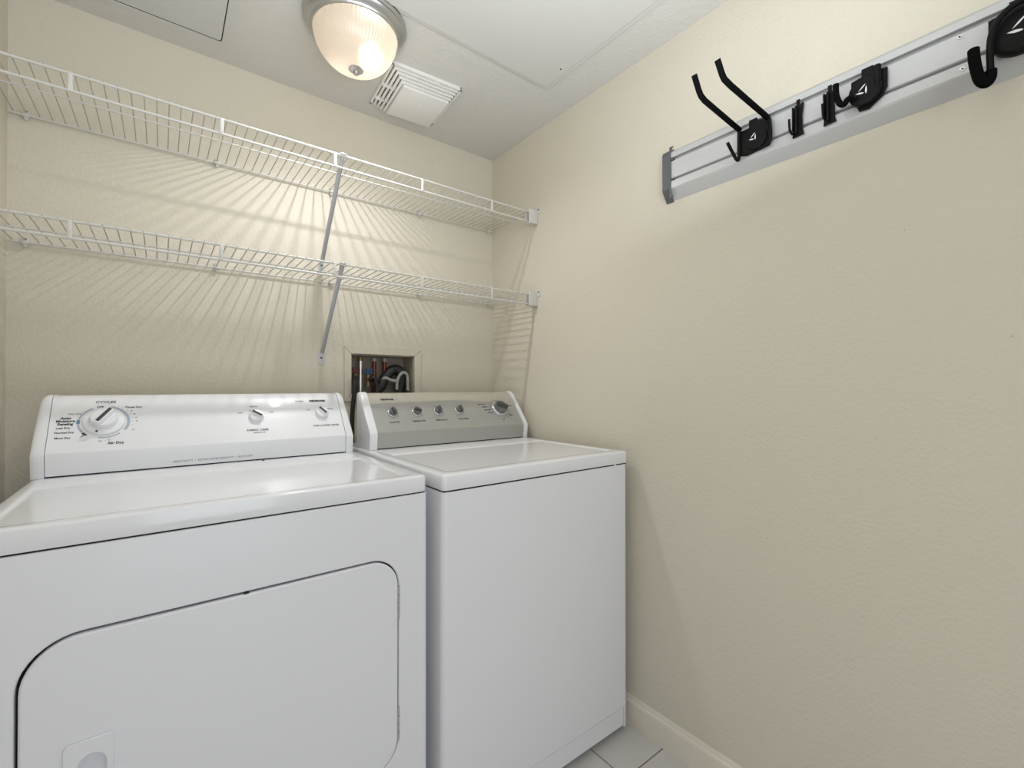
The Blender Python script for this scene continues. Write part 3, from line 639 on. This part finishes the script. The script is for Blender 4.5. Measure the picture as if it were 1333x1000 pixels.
# curled lips of the cap over the rail's top and bottom edges
bm = bmesh.new(); poly_ = [(-.9725, 1.852), (-.9860, 1.853), (-.9800, 1.843), (-.9770, 1.834), (-.9770, 1.728), (-.9790, 1.7180), (-.9860, 1.700), (-.9725, 1.696)]
cap_l = plate('cap_lip', [[(-y, z) for y, z in poly_]], .002, 0, frame((-.0226, 0, 0), (0, -1, 0), (0, 0, 1), (-1, 0, 0)), M['cap'], cp)
bm.free()
bx('slot_plug', M['cap'], cp, -.0220, -.984, 1.7500, -.012, -.973, 1.7550); bx('slot_plug', M['cap'], cp, -.0220, -.984, 1.8125, -.012, -.973, 1.8180)
for (yy, zz) in ((-1.610, 1.8035), (-1.614, 1.7385)):
    x_ = -.0206 if zz > 1.76 else -.0223
    b_ = bmesh.new(); lathe(b_, [(.0045, 0), (.0040, .0015), (.0018, .002), (.0015, .0008), (0, .0008)], 0, 0, 16, M_=frame((x_, yy, zz), (0, -1, 0), (0, 0, 1), (-1, 0, 0)))
    s_ = obj('screw', b_, M['chrome'], t); b_ = bmesh.new(); lathe(b_, [(.0016, .0018), (.0016, .0022), (0, .0022)], 0, 0, 10, M_=frame((x_, yy, zz), (0, -1, 0), (0, 0, 1), (-1, 0, 0))); obj('screw_recess', b_, M['dark'], s_)

HX = -.0232           # hook hardware stands on the rail's face
MH = frame((HX, 0, 0), (0, -1, 0), (0, 0, 1), (-1, 0, 0))     # local x = -world y (right in view), y = z, z = out of the wall
def emblem(par, u, v, sc, off):
    # three tapering strokes set in a triangle
    for (a, b, wd) in (((-.60, -.10), (.32, .78), .15), ((-.95, -.28), (.10, -.52), .22), ((.42, .48), (.38, -.72), .20)):
        a = Vector(a); b = Vector(b); d = (b-a).normalized(); n = Vector((-d.y, d.x)); mid = (a+b)/2
        o_ = [a, a.lerp(b, .25)+n*wd*.4, mid+n*wd*.6, a.lerp(b, .8)+n*wd*.5, b+n*wd*.15, b-n*wd*.15, a.lerp(b, .8)-n*wd*.5, mid-n*wd*.6, a.lerp(b, .25)-n*wd*.4]
        plate('emblem_stroke', [[(u+p.x*sc, v+p.y*sc) for p in o_]], .0006, 0, MH @ Matrix.Translation((0, 0, off)), M['logo'], par)
# two-prong hook
t = thing('double_prong_hook', 'black two-prong wall hook nearest the rail end cap, prongs sticking out', 'hook', (0, -1.22, 1.775))
pl = plate('mounting_plate', [[(1.183, 1.742), (1.205, 1.733), (1.262, 1.738), (1.266, 1.748), (1.266, 1.806), (1.256, 1.812), (1.232, 1.812), (1.232, 1.822), (1.212, 1.822), (1.212, 1.803), (1.183, 1.803)]], .006, .001, MH, M['black'], t)
b_ = bmesh.new(); lathe(b_, [(.027, .005), (.026, .010), (.022, .011), (0, .011)], 0, 0, 32, M_=MH @ Matrix.Translation((1.232, 1.766, 0))); obj('disc', b_, M['black'], t, angle=40)
emblem(pl, 1.226, 1.772, .012, .0112)
for (y, zb, tip) in ((-1.190, 1.806, [(-.070, 1.8085), (-.205, 1.8185), (-.222, 1.8235), (-.232, 1.833), (-.252, 1.862)]), (-1.261, 1.806, [(-.070, 1.8070), (-.220, 1.8120), (-.248, 1.8150), (-.258, 1.822), (-.278, 1.846)])):
    pts = [(-.033, y, zb)]+[(x, y, z) for x, z in tip]
    tube('prong_sleeve', pts, .0066, M['foam'], t, 14)
tube('rod', smoothpts([(-.036, -1.190, 1.808), (-.033, -1.188, 1.79), (-.033, -1.188, 1.740), (-.036, -1.189, 1.727), (-.046, -1.190, 1.722), (-.060, -1.190, 1.727), (-.098, -1.191, 1.750)], 4), .0042, M['black'], t, 10)
tube('rod', smoothpts([(-.036, -1.262, 1.808), (-.033, -1.266, 1.795), (-.033, -1.268, 1.755), (-.031, -1.262, 1.742), (-.030, -1.240, 1.738)], 4), .0038, M['black'], t, 10)
# two narrow clip hooks
def clip_hook(y, label, hook):
    t = thing('narrow_clip_hook', label, 'hook', (0, y, 1.77))
    u = -y
    plate('clip_body', [[(u-.012, 1.731), (u+.013, 1.733), (u+.010, 1.745), (u+.009, 1.78), (u+.0125, 1.808), (u+.009, 1.809), (u+.004, 1.803), (u+.004, 1.820), (u-.003, 1.820), (u-.003, 1.803), (u-.0135, 1.803), (u-.011, 1.75)]], .006, .001, MH, M['black'], t)
    b_ = bmesh.new(); box(b_, HX-.016, y-.0015, 1.737, HX-.005, y+.0030, 1.802, bev=.001); box(b_, HX-.013, y+.007, 1.745, HX-.005, y+.0105, 1.802, bev=.001); obj('rib', b_, M['black'], t, angle=40)
    if hook: tube('small_hook', smoothpts([(HX-.008, y+.008, 1.738), (HX-.018, y+.009, 1.737), (HX-.026, y+.010, 1.745), (HX-.029, y+.010, 1.768)], 4), .0028, M['black'], t, 8)
    else: tube('small_hook', smoothpts([(HX-.008, y+.008, 1.745), (HX-.016, y+.009, 1.750), (HX-.020, y+.009, 1.776)], 4), .0028, M['black'], t, 8)
clip_hook(-1.328, 'narrow black clip with small upturned hook, next to the two-prong hook', True)
clip_hook(-1.394, 'narrow black clip without upturned hook, next to the round disc hook', False)
# round disc hook (arm folded sideways)
def disc_hook(name, label, u, v, R, pts_plate, arm, arm_r, bar, esc, eo):
    t = thing(name, label, 'hook', (0, -u, v))
    plate('mounting_plate', [pts_plate], .006, .001, MH, M['black'], t)
    b_ = bmesh.new(); lathe(b_, [(R, .006), (R, .014), (R*.95, .0165), (R*.75, .018), (0, .018)], 0, 0, 40, M_=MH @ Matrix.Translation((u, v, 0))); d = obj('disc', b_, M['black'], t, angle=40)
    emblem(d, u+eo[0], v+eo[1], esc, .0182)
    tube('hook_arm', smoothpts(arm, 5), arm_r, M['foam'], t, 14)
    tube('rod', smoothpts(bar, 5), arm_r*.62, M['black'], t, 12)
    return t
disc_hook('disc_hook', 'black disc wall hook with its arm turned left, beside the narrow clips', 1.463, 1.768, .0300,
          [(1.436, 1.775), (1.450, 1.733), (1.468, 1.731), (1.492, 1.748), (1.500, 1.765), (1.500, 1.805), (1.476, 1.808), (1.476, 1.822), (1.455, 1.822), (1.455, 1.806), (1.436, 1.803)],
          [(-.055, -1.415, 1.800), (-.055, -1.416, 1.775), (-.056, -1.423, 1.753), (-.055, -1.431, 1.748), (-.052, -1.436, 1.757), (-.048, -1.445, 1.758)], .0060,
          [(-.034, -1.446, 1.757), (-.046, -1.446, 1.757), (-.048, -1.452, 1.757)], .014, (-.002, .002))
tt = bpy.data.objects['disc_hook']
tube('pivot_bar', [(-.036, -1.485, 1.812), (-.038, -1.486, 1.785), (-.036, -1.485, 1.765)], .0065, M['black'], tt, 12)
# large padded hook at the right edge
t = disc_hook('large_padded_hook', 'large black padded J hook on round disc, at the far right of the rail', 1.692, 1.762, .0430,
          [(1.6495, 1.748), (1.655, 1.742), (1.668, 1.734), (1.676, 1.730), (1.735, 1.732), (1.738, 1.806), (1.706, 1.808), (1.706, 1.823), (1.676, 1.823), (1.676, 1.809), (1.6495, 1.805)],
          [(-.066, -1.6345, 1.744), (-.068, -1.636, 1.722), (-.068, -1.639, 1.700), (-.066, -1.643, 1.683), (-.063, -1.650, 1.6755), (-.060, -1.655, 1.683), (-.058, -1.6555, 1.697)], .0085,
          [(-.058, -1.6555, 1.692), (-.056, -1.6545, 1.735), (-.055, -1.657, 1.765), (-.054, -1.668, 1.790), (-.052, -1.690, 1.803), (-.048, -1.72, 1.800), (-.040, -1.735, 1.785)], .019, (-.000, .005))

# small nail holes and chips on the right wall
for (yy, zz, r_) in ((-1.013, 1.455, .0009), (-1.241, .732, .0010), (-1.080, .527, .0010), (-.915, .187, .0014), (-1.521, 1.457, .0009), (-1.675, 1.218, .0010)):
    b_ = bmesh.new(); lathe(b_, [(r_, .0001), (r_*.8, .0005), (0, .0005)], 0, 0, 8, M_=frame((0, yy, zz), (0, -1, 0), (0, 0, 1), (-1, 0, 0)))
    o = obj('nail_hole', b_, M['ink']); o.parent = bpy.data.objects['wall_right']
